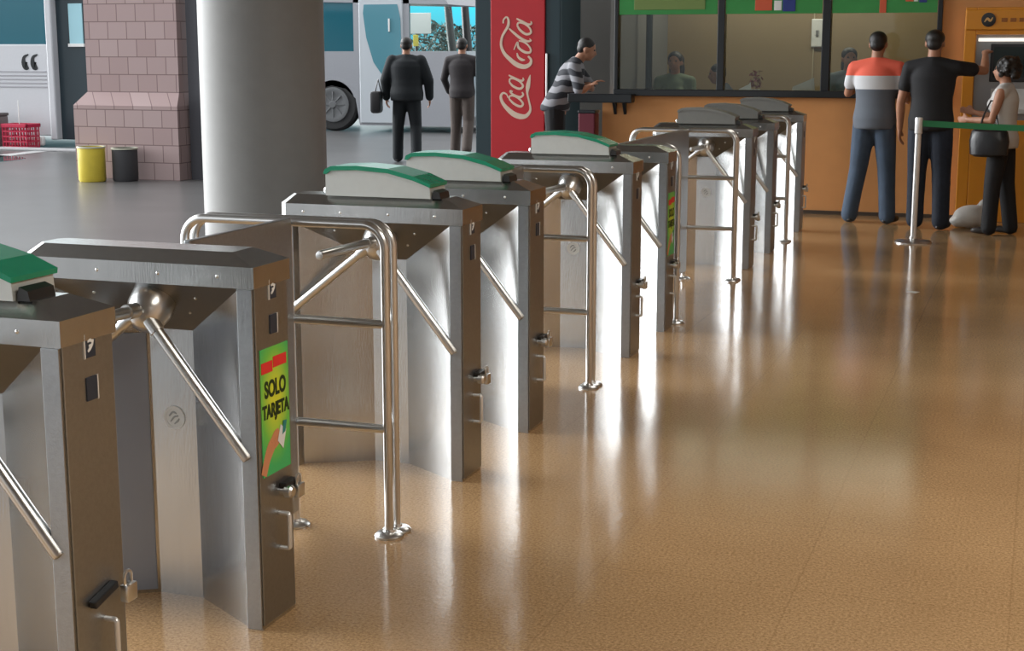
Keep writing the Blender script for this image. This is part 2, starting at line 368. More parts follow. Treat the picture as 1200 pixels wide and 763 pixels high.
def m_lid(mt):
    def f():
        q = MB(); top = [(-.256, .080), (-.250, .096), (-.225, .108), (-.12, .112), (0, .104), (.10, .080), (.168, .052)]
        bot = [(.166, .040), (.10, .064), (0, .088), (-.12, .096), (-.225, .092), (-.244, .078)]
        q.prism([(x, .014, z) for x, z in top + bot], (0, .161, 0)); return q.mesh('lid', mt)
    return f
def m_knob(r):
    return lambda: MB().lathe([(r * .6, 0), (r * .6, .015), (r, .017), (r, .034), (r * .7, .04)], (0, 0, 0), (1, 0, 0), 16).mesh('lock_knob', CHROME)
def m_padlock():
    q = MB(); q.box(0, .018, -.014, .016, -.04, -.008, .003); q.tube([(.009, -.009, -.010)] + arc((.009, 0, .004), PI, 0, .010, (0, 1, 0), (0, 0, 1), 8) + [(.009, .010, -.010)], .003, 8)
    q.smooth = True; return q.mesh('padlock', CHROME)
def m_handle():
    q = MB(); q.tube([(0, 0, .05), (.022, 0, .05)] + arc((.022, 0, .042), PI / 2, 0, .008, (1, 0, 0), (0, 0, 1), 4) + arc((.022, 0, -.042), 0, -PI / 2, .008, (1, 0, 0), (0, 0, 1), 4) + [(0, 0, -.05)], .0065, 10)
    return q.mesh('handle', mat('pale_handle', (.75, .74, .72), .3, .6))
def m_icon(): return MB().box(0, .004, -.019, .019, -.026, .026, .001).mesh('icon_plate', NAVYP)
def m_rivet(): return MB().ball((0, 0, 0), (.005, .003, .005), 8, 6).mesh('rivet', CHROME)
def m_iconrim(y): return lambda: MB().box(0, .005, y, y + .003, -.027, .027).mesh('icon_rim', mat('pale_rim', (.7, .68, .65), .4))
def m_iconmark():
    q = MB()
    for pts in ([(-.010, -.012, .005), (-.002, -.006, .007), (.006, .002, .006), (.010, .012, .005)], [(-.010, .010, .005), (.0, .012, .007), (.008, .006, .004)], [(-.006, .0, .005), (.004, .0, .006)]):
        ribbon(q, bez(pts, 4), lambda a, c2: (.004, a, c2), (.0012, 0, 0))
    return q.mesh('icon_mark', WHITEP)
def sticker_mat():
    m = bpy.data.materials.new('green_yellow_sticker'); m.use_nodes = True; n = m.node_tree; b = n.nodes['Principled BSDF']
    t = n.nodes.new('ShaderNodeTexCoord'); mp = n.nodes.new('ShaderNodeMapping'); mp.inputs['Scale'].default_value = (1, 9, 5.2); mp.inputs['Location'].default_value = (0, 0, -.18)
    g = n.nodes.new('ShaderNodeTexGradient'); g.gradient_type = 'SPHERICAL'; r = n.nodes.new('ShaderNodeValToRGB')
    r.color_ramp.elements[0].color = (.045, .46, .13, 1); r.color_ramp.elements[1].color = (.70, .74, .04, 1); r.color_ramp.elements[1].position = .8
    e = r.color_ramp.elements.new(.3); e.color = (.17, .55, .07, 1)
    n.links.new(t.outputs['Object'], mp.inputs[0]); n.links.new(mp.outputs[0], g.inputs[0]); n.links.new(g.outputs[0], r.inputs[0]); n.links.new(r.outputs[0], b.inputs['Base Color'])
    b.inputs['Roughness'].default_value = .35; return m
STICK = sticker_mat()
INK = mat('dark_green_ink', (.01, .03, .005), .5)
def put(par, name, key, fn, loc=(0, 0, 0), label=None, rot=None):
    o = link(name, cached(key, fn), par, label); o.location = loc
    if rot: o.rotation_euler = rot
    return o
def turnstile(Y, label, housing=None, sticker=False, lock='pad', jitter=0, handle=True, plain=False):
    t = thing('turnstile', label, 'turnstile', (-1.916, Y, 0), 0, 'row of turnstiles')
    put(t, 'body', 'body', m_body); put(t, 'end_face', 'face', m_face); put(t, 'corner_strip', 'strip', m_strip)
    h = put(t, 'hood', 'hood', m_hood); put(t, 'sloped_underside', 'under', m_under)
    for x in (-.62, -.47, -.28, -.1):
        put(h, 'rivet', 'rivet', m_rivet, (x, -.006, .972))
    hub = put(t, 'hub', 'hub', m_hub, (-.338, .045, .872))
    for k, (d, Ls) in enumerate((((.62, -.0, -.785), .50), ((-.785, -.0, -.62), .47), ((.02, -1, .02), .46))):
        put(t, 'arm', 'arm%d' % k, lambda d=d, Ls=Ls: m_arm(d, Ls), (-.338, -.0, .872))
    for x, z in ((-.2, .90), (-.25, .85), (-.52, .9)):
        y = .004 + (.944 - z) / .178 * .181
        put(t, 'screw', 'screw', lambda: MB().ball((0, 0, 0), .005, 8, 6).mesh('screw', CHROME), (x, y, z))
    e = put(t, 'emblem', 'emblem', m_emblem, (-.355, .165, .53)); put(e, 'emblem_mark', 'emblem_mark', m_emblem_mark)
    for k, z in enumerate((.93, .835)):
        i = put(t, 'icon_plate', 'icon', m_icon, (.003, .098, z))
        if k == 0: put(i, 'icon_mark', 'iconmark', m_iconmark); put(i, 'icon_rim', 'rimA', m_iconrim(-.022))
        else: put(i, 'icon_rim', 'rimB', m_iconrim(.019))
    if housing:
        hh = put(t, 'reader_housing', 'house_' + housing, m_house if housing == 'green' else m_house2, (-.29, 0, 1.031))
        put(hh, 'lid', 'lid_' + housing, m_lid(GREENP if housing == 'green' else DGREY), (0, 0, 0), 'green arched lid' if housing == 'green' else 'plain grey lid')
        put(hh, 'knob', 'hknob', lambda: MB().ball((0, 0, 0), (.014, .014, .014), 12, 8).mesh('knob', CHROME), (-.262, .06, .016))
        put(hh, 'card_slot', 'slot', lambda: MB().prism([(0, .03, 0), (.035, .03, 0), (.03, .03, .022), (.008, .03, .03)], (0, .09, 0)).mesh('card_slot', DARKM), (.165, 0, 0))
    if sticker:
        s = put(t, 'sticker', 'sticker', lambda: MB().box(0, .0015, -.078, .078, -.175, .175).mesh('sticker', STICK), (.004, .097, .60), 'green and yellow sticker reading SOLO TARJETA')
        def red():
            q = MB(); q.box(.0015, .0026, -.074, -.012, .108, .138); q.box(.0015, .0026, -.008, .066, .116, .146)
            return q.mesh('red_heading', mat('sticker_red', (.75, .03, .03), .4))
        put(s, 'red_heading', 'redhead', red)
        for w_, z, sz in (('SOLO', .06, .050), ('TARJETA', .0, .041)):
            o = put(s, 'lettering', 'txt' + w_, lambda w_=w_, sz=sz: text_mesh(w_, sz, INK, .0005, .0016), (.0026, 0, z), 'dark letters reading ' + w_, (PI / 2, 0, PI / 2))
            o.scale = (.92, 1.25, 1)
        def hand():
            q = MB(); fn = lambda a, c2: (.0015, a, c2)
            ribbon(q, bez([(-.076, -.14, .030), (-.055, -.10, .034), (-.03, -.07, .040), (-.005, -.055, .030)], 5), fn, (.0008, 0, 0))
            for dz in (0, .013, .026): ribbon(q, bez([(-.012, -.075 + dz, .012), (.010, -.066 + dz, .011), (.026, -.055 + dz * .6, .009)], 4), fn, (.0010, 0, 0))
            ribbon(q, bez([(-.03, -.056, .013), (-.008, -.036, .011), (.012, -.032, .009)], 4), fn, (.0012, 0, 0))
            return q.mesh('printed_hand', mat('sticker_skin', (.62, .25, .12), .5))
        put(s, 'printed_hand', 'phand', hand, (0, 0, -.028))
        def card():
            q = MB(); q.prism([(.0030, .004, -.062), (.0030, .034, -.090), (.0030, .052, -.040), (.0030, .022, -.020)], (.0008, 0, 0)); return q.mesh('printed_card', WHITEP)
        put(s, 'printed_card', 'pcard', card, (0, 0, -.028))
        put(s, 'card_mark', 'pcard2', lambda: MB().prism([(.0040, .030, -.050), (.0040, .046, -.044), (.0040, .056, -.014), (.0040, .036, -.012)], (.0006, 0, 0)).mesh('card_mark', mat('card_blue', (.02, .22, .20), .5)), (0, 0, -.028))
    if lock == 'pad':
        k = put(t, 'lock_knob', 'lknob', m_knob(.018), (.004, .115, .365)); p = put(t, 'padlock', 'padlock', m_padlock, (.022, .165, .385)); p.scale = (1.2,) * 3
        put(t, 'hasp', 'hasp', lambda: MB().box(0, .024, -.035, .035, -.008, .008, .003).mesh('hasp', DARKM), (.004, .14, .382))
    elif lock == 'latch':
        put(t, 'hasp', 'latch', lambda: MB().box(0, .02, -.055, .035, -.009, .009, .003).mesh('hasp', BLACKP), (.004, .10, .37), 'black latch bar', (math.radians(14), 0, 0))
        p = put(t, 'padlock', 'padlock', m_padlock, (.022, .155, .385)); p.scale = (1.3,) * 3
    if handle: put(t, 'handle', 'handle', m_handle, (.004, .105, .255))
    return t
turnstile(2.58, 'nearest turnstile, cut by the lower left corner, with a black latch and green reader lid', 'green', lock='latch')
turnstile(3.40, 'turnstile whose green SOLO TARJETA sticker is large and readable, second from left', None, True)
t2 = bpy.data.objects['turnstile.001']
q = MB(); q.prism([(-.432, .160, .012), (-.652, .030, .012), (-.654, .026, .012), (-.432, .156, .012)], (0, 0, .76)); q.build('added_tint_sheet', mat('bluish_tint', (.30, .34, .42), .42, .55, noise=.08, nscale=5), t2, 'added bluish sheet painting a reflection on the rear half of the side')  # added thin sheet; its blue colour paints a reflection the steel does not give
turnstile(4.90, 'turnstile with a white and green reader just right of the first ladder barrier', 'green')
turnstile(5.645, 'turnstile with green reader lid just before the second ladder barrier, behind a twin', 'green')
turnstile(7.25, 'turnstile with a pale green-lidded reader just behind the second ladder barrier', 'green')
turnstile(8.00, 'stickered turnstile halfway along the row with the hoop tube behind it', None, True)
turnstile(10.53, 'turnstile with a plain grey reader just behind the third ladder barrier', 'grey')
turnstile(11.43, 'second turnstile past the third ladder barrier, between it and the last barrier', 'grey')
turnstile(12.88, 'farthest turnstile, at the end of the row beside the orange counter', 'grey')

# ------------------------------------------------------------------ ladder barriers
def m_outer(dy, xr):
    def f():
        q = MB(); R = .075; zt = 1.015
        q.tube([(0, dy, .01), (0, dy, zt - R)] + arc((-R, dy, zt - R), 0, PI / 2, R, (1, 0, 0), (0, 0, 1), 8) + arc((xr + R, dy, zt - R), PI / 2, PI, R, (1, 0, 0), (0, 0, 1), 8) + [(xr, dy, .01)], .0143, 16)
        return q.mesh('bent_tube', CHROME)
    return f
def m_post(): return MB().tube([(0, 0, .01), (0, 0, 1.0)], .0155, 16).mesh('middle_post', CHROME)
def m_rung(): return MB().tube([(0, 0, 0), (-.34, 0, 0)], .014, 14).mesh('rung', CHROME)
def m_foot(): return MB().lathe([(.048, 0), (.048, .006), (.040, .014), (.020, .018), (.018, .024)], seg=28).mesh('foot_plate', CHROME)
def barrier(Y, label, prev, rungs=True):
    t = thing('barrier', label, 'barrier', (-1.92, Y, 0), 0, 'steel tube barriers')
    put(t, 'bent_tube', 'ot0', m_outer(0, -.72)); put(t, 'bent_tube', 'ot1', m_outer(.060, -.72))
    put(t, 'middle_post', 'post', m_post, (-.34, 0, 0))
    put(t, 'rung', 'rung', m_rung, (0, 0, .70)); put(t, 'rung', 'rung', m_rung, (0, 0, .358))
    for x, y in ((0, 0), (0, .060), (-.34, 0), (-.72, 0), (-.72, .060)): put(t, 'foot_plate', 'footp', m_foot, (x, y, 0))
    a = prev + .224 - Y
    MB().box(-.335, -.315, a, -.02, .06, 1.03, .003).build('infill_panel', STEELF, t)
barrier(4.25, 'nearest ladder-like steel tube barrier, standing on round feet', 3.40)
barrier(6.53, 'second steel tube ladder barrier along the row, between two green-lidded readers', 5.645)
barrier(9.96, 'third steel tube ladder barrier, after the wide gap in the row', 8.00)
barrier(12.16, 'farthest steel tube ladder barrier, near the end of the row', 11.43)
# single hoop behind the middle turnstile
t = thing('hoop_barrier', 'bent steel tube hoop right behind the stickered middle turnstile', 'barrier', (-1.92, 8.30, 0), 0, 'steel tube barriers')
put(t, 'bent_tube', 'ot2', m_outer(0, -.26)); put(t, 'foot_plate', 'footp', m_foot); put(t, 'foot_plate', 'footp', m_foot, (-.26, 0, 0))

# ------------------------------------------------------------------ belt stanchions
def stanchion(x, y, label):
    t = thing('stanchion', label, 'stanchion', (x, y, 0), 0, 'belt posts')
    MB().lathe([(.150, 0), (.150, .008), (.140, .016), (.06, .026), (.032, .034), (.03, .05)], seg=40).build('base', CHROME, t)
    MB().lathe([(.024, .03), (.024, .90)], seg=24).build('pole', mat('pale_post', (.74, .74, .74), .3, .5), t)
    MB().lathe([(.024, .88), (.031, .885), (.031, 1.0), (.028, 1.012), (.0, 1.016)], seg=24).build('belt_head', MATS['pale_post'], t)
    return t
st = stanchion(-.93, 12.5, 'pale steel queue post with a green belt in front of the ticket window')
q = MB(); n = 20; rows = []
for i in range(n + 1):
    u = i / n; x = .03 + u * 2.44; z = .965 - .03 * math.sin(u * PI)
    rows.append([(x, -.001, z - .024), (x, -.001, z + .024), (x, .001, z + .024), (x, .001, z - .024)])
q.loft(rows); q.build('belt', mat('green_belt', (.012, .17, .06), .6, noise=.1), st, 'green retractable belt')
stanchion(1.56, 12.5, 'steel queue post holding the far right end of the green belt')

# ------------------------------------------------------------------ cash machine in its amber surround
t = thing('cash_machine', 'cash machine in an amber yellow surround with a round dark logo', 'cash machine', (-.70, 14.38, 0))
q = MB(); q.box(0, .10, -.12, 0, 0, 1.92, .006); q.box(1.22, 1.32, -.12, 0, 0, 1.92, .006); q.box(.10, 1.22, -.12, 0, 0, .92, .006); q.box(.10, 1.22, -.12, 0, 1.68, 1.92, .006)
q.build('surround', YELLOWO, t)
q = MB(); q.box(.0, 1.32, -.145, -.12, 1.72, 1.90, .01); hd = q.build('header', YELLOWO, t)
MB().lathe([(.062, 0), (.062, .006), (.055, .008)], (.20, -.145, 1.81), (0, -1, 0), 28).build('round_logo', BLACKP, hd)
q = MB(); ribbon(q, bez([(.165, 1.79, .008), (.19, 1.82, .02), (.215, 1.80, .018), (.235, 1.83, .008)], 5), lambda a, c2: (a, -.153, c2), (0, -.002, 0)); q.build('logo_mark', mat('amber_mark', (.6, .35, .12), .5), hd)
q = MB()
for k in range(9): q.box(.31 + k * .075, .31 + k * .075 + .05, -.1475, -.145, 1.79, 1.825, .001)
q.build('lettering', mat('brown_print', (.28, .09, .01), .5), hd, 'small brown lettering')
MB().box(.10, 1.22, -.03, 0, .92, 1.68).build('metal_front', mat('grey_metal_front', (.34, .35, .36), .28, .7), t)
MB().box(.12, 1.20, -.10, -.03, 1.62, 1.65, .004).build('light_strip', mat('lit_strip', (.8, .8, .75), .5, emit=(1, .95, .85), estr=.9), t)
s = MB().box(.23, .62, -.05, -.03, 1.26, 1.60, .006).build('screen_frame', BLACKP, t); MB().box(.26, .59, -.052, -.05, 1.30, 1.57).build('screen', mat('dark_screen', (.02, .03, .03), .1), s)
s = MB().prism([(.25, -.03, 1.20), (.25, -.11, 1.02), (.25, -.11, .98), (.25, -.03, .98)], (.36, 0, 0)).build('keypad_shelf', mat('pale_metal', (.55, .57, .58), .35, .5), t)
q = MB()
for i in range(4):
    for j in range(4): q.box(.34 + i * .03, .362 + i * .03, -.092 - j * .004, -.078, 1.055 + j * .024, 1.072 + j * .024, .001)
q.build('keypad', DARKM, s)

# ------------------------------------------------------------------ drinks cabinet with script lettering
t = thing('drinks_cooler', 'tall black drinks cooler with a red panel and cream script lettering', 'cooler', (-5.83, 16.75, 0))
MB().box(-.53, .53, 0, .8, .04, 2.45, .015).build('cabinet', TEAL, t)
pn = MB().box(-.325, .345, -.03, 0, .12, 2.35, .01).build('red_panel', RED, t, 'red front panel')
q = MB()
def tr1(pts): return [(575 + x / 10.9, 75 + y / 10.9, w_ / 10.9) for x, y, w_ in pts]
def tr2(pts): return [(575 + x / 10.9, 10 + y / 10.9, w_ / 10.9) for x, y, w_ in pts]
S = [tr1([(225, 425, 8), (205, 380, 16), (160, 365, 24), (132, 410, 28), (155, 490, 36), (220, 570, 50), (300, 635, 62), (385, 665, 62), (455, 655, 45), (502, 600, 30), (508, 540, 22), (488, 450, 20), (470, 360, 24), (478, 280, 48), (492, 200, 34), (508, 130, 8)]),
     tr1([(240, 440, 24), (300, 500, 34), (380, 535, 36), (415, 500, 30), (370, 440, 28), (300, 400, 28), (245, 405, 24), (240, 440, 24)]),
     tr1([(285, 345, 20), (255, 335, 22), (262, 360, 26), (310, 395, 34), (380, 415, 34), (418, 385, 28), (405, 350, 18)]),
     tr1([(243, 225, 24), (290, 275, 34), (370, 308, 36), (415, 275, 30), (380, 220, 26), (300, 180, 26), (250, 185, 24), (243, 225, 24)]),
     tr1([(235, 135, 20), (300, 170, 34), (380, 205, 36), (420, 195, 26), (415, 165, 14)]),
     tr2([(165, 185, 16), (170, 140, 18), (205, 105, 18), (232, 140, 24), (228, 215, 30), (185, 290, 28), (150, 360, 26), (138, 460, 28), (175, 560, 36), (250, 640, 46), (340, 710, 54), (430, 735, 52), (500, 705, 40), (518, 650, 26), (480, 600, 20)]),
     tr2([(340, 560, 14), (355, 610, 30), (400, 645, 40), (440, 650, 16)]),
     tr2([(300, 520, 12), (345, 425, 24), (360, 490, 34), (430, 545, 38), (495, 555, 34), (515, 520, 26), (480, 460, 24), (420, 420, 24), (365, 405, 22)]),
     tr2([(240, 250, 18), (300, 305, 34), (380, 370, 38), (460, 410, 36), (515, 405, 22), (500, 380, 10)]),
     tr2([(343, 215, 24), (385, 275, 34), (455, 322, 36), (515, 305, 30), (500, 245, 26), (430, 190, 26), (360, 178, 24), (343, 215, 24)]),
     tr2([(335, 125, 20), (400, 160, 34), (480, 200, 34), (522, 190, 24), (515, 160, 12)])]
for i_, st_ in enumerate(S): ribbon(q, bez([(a_, b_, c_ * (1.1 if i_ in (0, 5) else .85)) for a_, b_, c_ in st_], 6), lambda a, c2: (-.325 + (a - 575) * .01063, -.030, 2.11 - c2 * .00986), (0, -.004 - .0008 * i_, 0))
# ribbon widths are in picture units; scaled by the mapping above
q.build('script_lettering', CREAM, pn, 'cream lettering reading Coca-Cola')
MB().box(.36, .385, -.045, -.0, .9, 1.5, .006).build('handle', CHROME, t)
for x in (-.45, .45): MB().lathe([(.03, 0), (.03, .05)], (x, .1, 0), (0, 0, 1), 12).build('foot', BLACKP, t)

# ------------------------------------------------------------------ yellow bin and its dark neighbour
def bin_(name, label, loc, r, h, m, sc=1):
    t = thing(name, label, 'bin', loc)
    MB().lathe([(r * .92, 0), (r, .02), (r, h - .02), (r * 1.04, h - .015), (r * 1.04, h), (r * .92, h), (r * .9, .05), (0, .05)], seg=32).build('drum', m, t)
    MB().lathe([(r * 1.05, h - .012), (r * 1.05, h + .006), (r * .93, h + .006), (r * .93, h - .012)], seg=32).build('rim', mat('pale_bin_rim', (.5, .5, .4), .5), t)
    return t
bin_('bin', 'small yellow drum bin at the foot of the pink block pillar', (-10.62, 15.12, 0), .16, .41, YELL)
bin_('bin', 'dark bin between the yellow bin and the pink block pillar', (-10.28, 15.30, 0), .15, .39, mat('dark_bin', (.05, .05, .055), .6))

# ------------------------------------------------------------------ buses outside
t = thing('bus', 'white bus at the left edge with two dark quote-like marks below its window', 'bus', (-14.9, 20.2, 0))
q = MB(); q.box(-5, 0, 0, 2.3, .18, 1.62, .02); q.box(-5, 0, 0, 2.3, 2.45, 3.1, .02); q.box(-.02, .10, -.02, 2.3, .12, 3.1, .02); q.box(-5, -4.6, 0, 2.3, 1.6, 2.46); q.box(.10, .95, .06, 2.3, 2.35, 3.1)
q.box(-5, 0, 2.2, 2.3, 1.6, 2.46)
q.build('body', BUSW, t)
MB().box(-4.6, -.03, .03, .06, 1.60, 2.46).build('window', TINT, t)
d = MB().box(.10, .95, .12, .20, .12, 2.35).build('door', mat('dark_bus_door', (.02, .035, .045), .3), t)
MB().box(.34, .60, .10, .12, 1.62, 2.25, .01).build('door_window', mat('pale_door_window', (.35, .60, .68), .2), d)
MB().box(.32, .62, .085, .12, 1.58, 1.63, .005).build('door_bar', WHITEP, d)
q = MB()
for x in (-.45, -.28): ribbon(q, bez([(x + .08, 1.46, .02), (x, 1.42, .05), (x - .02, 1.34, .08), (x + .02, 1.28, .13), (x + .055, 1.29, .10)], 5), lambda a, c2: (a, -.002, c2), (0, -.004, 0))
q.build('printed_marks', BLK, t, 'two dark quote marks')
q = MB()
for z in (1.18, 1.12, 1.06, 1.0, .94): q.box(-4.9, -.05, -.008, 0, z, z + .02, .002)
q.build('side_grille', mat('grey_grille', (.33, .33, .36), .5), t)
MB().box(-1.2, -.12, -.12, 0, .02, .18, .04).build('bumper', WHITEP, t)
t = thing('crate', 'red plastic lattice basket standing by the white bus', 'basket', (-15.22, 19.83, 0))
q = MB(); mr = mat('red_plastic', (.45, .01, .05), .4)
for s_ in (0, 1):
    for k in range(9):
        x = -.22 + k * .055; q.box(x - .006, x + .006, -.16 + s_ * .31, -.15 + s_ * .31, .02, .36)
    for k in range(7):
        y = -.16 + k * .053; q.box(-.23 + s_ * .45, -.22 + s_ * .45, y - .006, y + .006, .02, .36)
for z in (.02, .10, .18, .26): q.box(-.23, .23, -.163, -.15, z, z + .02); q.box(-.23, .23, .15, .163, z, z + .02); q.box(-.233, -.22, -.16, .16, z, z + .02); q.box(.22, .233, -.16, .16, z, z + .02)
q.box(-.23, .23, -.16, .16, 0, .02); q.build('basket_body', mr, t)
q = MB(); q.box(-.25, .25, -.18, -.145, .33, .39, .01); q.box(-.25, .25, .145, .18, .33, .39, .01); q.box(-.25, -.215, -.18, .18, .33, .39, .01); q.box(.215, .25, -.18, .18, .33, .39, .01); q.build('rim', mr, t)
MB().tube([(-.02, 0, .02), (-.02, 0, .75)], .008, 8).build('stick', WHITEP, t)
t = thing('litter_bin', 'grey box bin at the left edge below the white bus', 'bin', (-15.75, 19.8, 0))
MB().box(-.2, .2, -.17, .17, 0, .5, .02).build('box_body', mat('grey_box', (.16, .14, .14), .6), t); MB().box(-.21, .21, -.18, .18, .5, .55, .015).build('lid', mat('grey_box_lid', (.10, .09, .09), .6), t)
struct(MB().box(-40, -11.2, 19.35, 19.62, 0, .035, .01).build('trim_5', mat('pale_kerb', (.40, .40, .41), .6, noise=.1)))
q = MB(); q.prism([(-14.4, 16.6, .002), (-14.1, 16.6, .002), (-14.35, 19.3, .002), (-14.6, 19.3, .002)], (0, 0, .004)); struct(q.build('trim_6', mat('road_paint', (.42, .42, .42), .6, noise=.15)))
q = MB(); q.loft([[(1.0 * math.cos(a * PI / 16) * r_, .75 * math.sin(a * PI / 16) * r_, z_) for a in range(32)] for r_, z_ in ((1, 0.001), (.98, .006))])
pd = q.build('puddle', mat('puddle_water', (.05, .12, .12), .05)); pd.location = (-14.6, 17.6, 0); tag(pd, 'dark teal puddle on the concrete at the left edge below the kerb', 'puddle')

t = thing('bus', 'pale grey bus behind the walkers, its front door and wheel showing beside the column', 'bus', (-12.3, 26.0, 0))
q = MB()
side = [(-6, .12), (-1.0, .12)] + [(-.56 + .46 * math.cos(a), .30 + .56 * math.sin(a)) for a in [PI + .35 - k * (PI + .35 - .0 + .3) / 12 for k in range(13)]] + [(2.2, .12), (2.33, .3), (2.33, 1.2), (2.2, 1.62), (1.02, 1.62), (1.02, .62), (.8, .52), (.45, .85), (.22, 1.4), (.1, 1.78), (-6, 1.78)]
side = [(-6, .12), (-1.0, .12), (-.98, .55), (-.80, .78), (-.5, .86), (-.2, .80), (-.0, .62), (.08, .12), (2.2, .12), (2.33, .3), (2.33, 1.1), (2.26, 1.5), (-6, 1.5)]
q.prism([(x, 0, z) for x, z in side], (0, 2.3, 0))
q.box(-.02, .10, 0, .06, 1.5, 2.75); q.box(-6, -5.8, 0, 2.3, 1.5, 2.75); q.box(1.0, 1.12, 0, .06, 1.5, 2.6)
q.loft([[(-6, 0, 2.55), (1.9, 0, 2.35), (1.9, 2.3, 2.35), (-6, 2.3, 2.55)], [(-6, 0, 3.0), (1.6, 0, 2.95), (1.6, 2.3, 2.95), (-6, 2.3, 3.0)]])
q.build('body', mat('silver_bus_paint', (.33, .34, .37), .35, .1, noise=.04), t)
MB().box(-5.8, -.02, .03, .05, 1.5, 2.56).build('side_window', TINT, t)
# door leaf with its curved window
d = MB().box(.10, 1.0, -.03, .03, .16, 2.5, .02).build('door', mat('door_paint', (.50, .54, .58), .3), t)
q = MB(); q.prism([(x, -.034, z) for x, z in [(.22, 2.36), (.9, 2.36), (.96, 2.1), (.98, 1.3), (.80, .95), (.62, 1.0), (.40, 1.3), (.26, 1.75), (.20, 2.2)]], (0, -.004, 0)); q.build('door_window', mat('door_glass', (.10, .26, .32), .1), d)
MB().box(.72, .75, -.06, -.038, 1.86, 2.1, .005).build('door_handle', WHITEP, d)
q = MB(); q.prism([(1.12, .02, 1.5), (2.24, .02, 1.5), (1.86, .02, 2.4), (1.12, .02, 2.4)], (0, .01, 0)); q.build('cab_window', GLASS, t)
for x in (-.47,):
    wl = MB().lathe([(.27, 0), (.46, .02), (.50, .06), (.50, .2), (.46, .24), (.2, .24)], (x, .24, .50), (0, -1, 0), 40).build('wheel', TYRE, t)
    MB().lathe([(.33, 0), (.33, .02), (.27, .03), (.22, .01), (.08, .02), (.06, .05), (.0, .05)], (x, .0, .50), (0, -1, 0), 28).build('wheel_rim', mat('wheel_metal', (.15, .155, .16), .45, .3), wl)
    for k in range(8): MB().box(-.012, .012, -.03, -.0, .07, .25, .003).build('spoke', MATS['wheel_metal'], wl).matrix_local = Matrix.Translation((x, .0, .50)) @ Matrix.Rotation(k * PI / 4, 4, 'Y')
m = thing('roadside_sign', 'small white board with a yellow mark seen beyond the bus', 'sign', (-12.75, 30.0, 0))
MB().box(-.4, .35, 0, .03, 1.86, 2.3, .01).build('board', mat('bright_board', (.9, .9, .88), .5), m); MB().box(-.06, .06, -.01, .02, 1.6, 1.84, .01).build('yellow_mark', mat('yellow_tag', (.85, .7, .1), .5), m); MB().tube([(0, .04, 0), (0, .04, 1.9)], .03).build('pole', DARKM, m)
for i, (x, y, dx, lb) in enumerate(((-12.1, 31, -.5, 'dark leaning pole beyond the bus, left of the two'), (-11.6, 30.5, -.35, 'dark leaning pole beyond the bus, nearer the drinks cooler'))):
    o = MB().tube([(0, 0, 0), (dx * .5, 0, 1.9), (dx, 0, 4.5)], .07, 10, [.11, .09, .06]).build('leaning_pole', DARKM); o.location = (x, y, 0); tag(o, lb, 'pole')
# dark shrubs past the bus
def shrub(x, y, r, h, label):
    t = thing('shrub', label, 'shrub', (x, y, 0)); rnd = random.Random(int(x * 10)); q = MB()
    for k in range(900):
        a = rnd.random() * 2 * PI; z = rnd.random(); rr = r * math.sqrt(rnd.random()) * math.sin(PI * (.12 + .8 * z)); c0 = Vector((rr * math.cos(a), rr * math.sin(a), .15 + z * h))
        u = Vector((rnd.uniform(-1, 1), rnd.uniform(-1, 1), rnd.uniform(-1, 1))).normalized() * .10; v = Vector((rnd.uniform(-1, 1), rnd.uniform(-1, 1), rnd.uniform(-1, 1))).normalized() * .035
        vs = [q.bm.verts.new(c0 + s2) for s2 in (-u, v, u, -v)]; q.bm.faces.new(vs)
    q.build('foliage', mat('dark_leaves', (.02, .05, .035), .5), t); MB().tube([(0, 0, 0), (.03, 0, h * .5)], .04).build('stem', DARKM, t)
shrub(-14.0, 33, 1.4, 2.1, 'dark bush beyond the bus, behind the white board')
shrub(-14.7, 36.2, 1.5, 2.0, 'dark bush beyond the bus, beside the leaning poles')
shrub(-15.2, 39.4, 1.5, 2.0, 'dark bush beyond the bus, farthest of the three')

# ------------------------------------------------------------------ people
def remeshed(q, name, material, vox, sm=3):
    me = q.mesh(name, material); o = bpy.data.objects.new(name + '_tmp', me); COL.objects.link(o)
    r = o.modifiers.new('r', 'REMESH'); r.mode = 'VOXEL'; r.voxel_size = vox; r.use_smooth_shade = True
    s = o.modifiers.new('s', 'SMOOTH'); s.iterations = sm; s.factor = .5
    me2 = bpy.data.meshes.new_from_object(o.evaluated_get(bpy.context.evaluated_depsgraph_get()))
    bpy.data.objects.remove(o); bpy.data.meshes.remove(me); me2.name = name
    if not me2.materials: me2.materials.append(material)
    for p in me2.polygons: p.use_smooth = True
    return me2
def limb(q, pts, rr):
    q.tube(pts, 0, 12, rr)
    for p, r in zip(pts, rr): q.ball(p, r, 12, 8)
def hand(q, wr, d, nrm, side, curl=.35, k=1.0):
    d = Vector(d).normalized(); nrm = Vector(nrm); nrm = (nrm - d * nrm.dot(d)).normalized(); s = d.cross(nrm) * side; wr = Vector(wr)
    M = Matrix((s, d, nrm)).transposed()
    q.ball(wr + d * .045 * k, (.040 * k, .052 * k, .016 * k), 14, 10, M)
    for i, (o, ln) in enumerate(((.028, .070), (.010, .080), (-.009, .074), (-.027, .058))):
        b = wr + d * .082 * k + s * o * k; c1 = b + (d * math.cos(curl) + nrm * math.sin(curl)) * ln * .5 * k
        c2 = c1 + (d * math.cos(curl * 2.2) + nrm * math.sin(curl * 2.2)) * ln * .5 * k
        limb(q, [b - d * .02 * k, b, c1, c2], [.0095 * k, .0095 * k, .0085 * k, .0072 * k])
    b = wr + d * .025 * k + s * .030 * k; c1 = b + (d * .7 + s * .6 + nrm * .3).normalized() * .035 * k; c2 = c1 + (d * .9 + s * .15 + nrm * .4).normalized() * .032 * k
    limb(q, [b, c1, c2], [.013 * k, .011 * k, .009 * k])
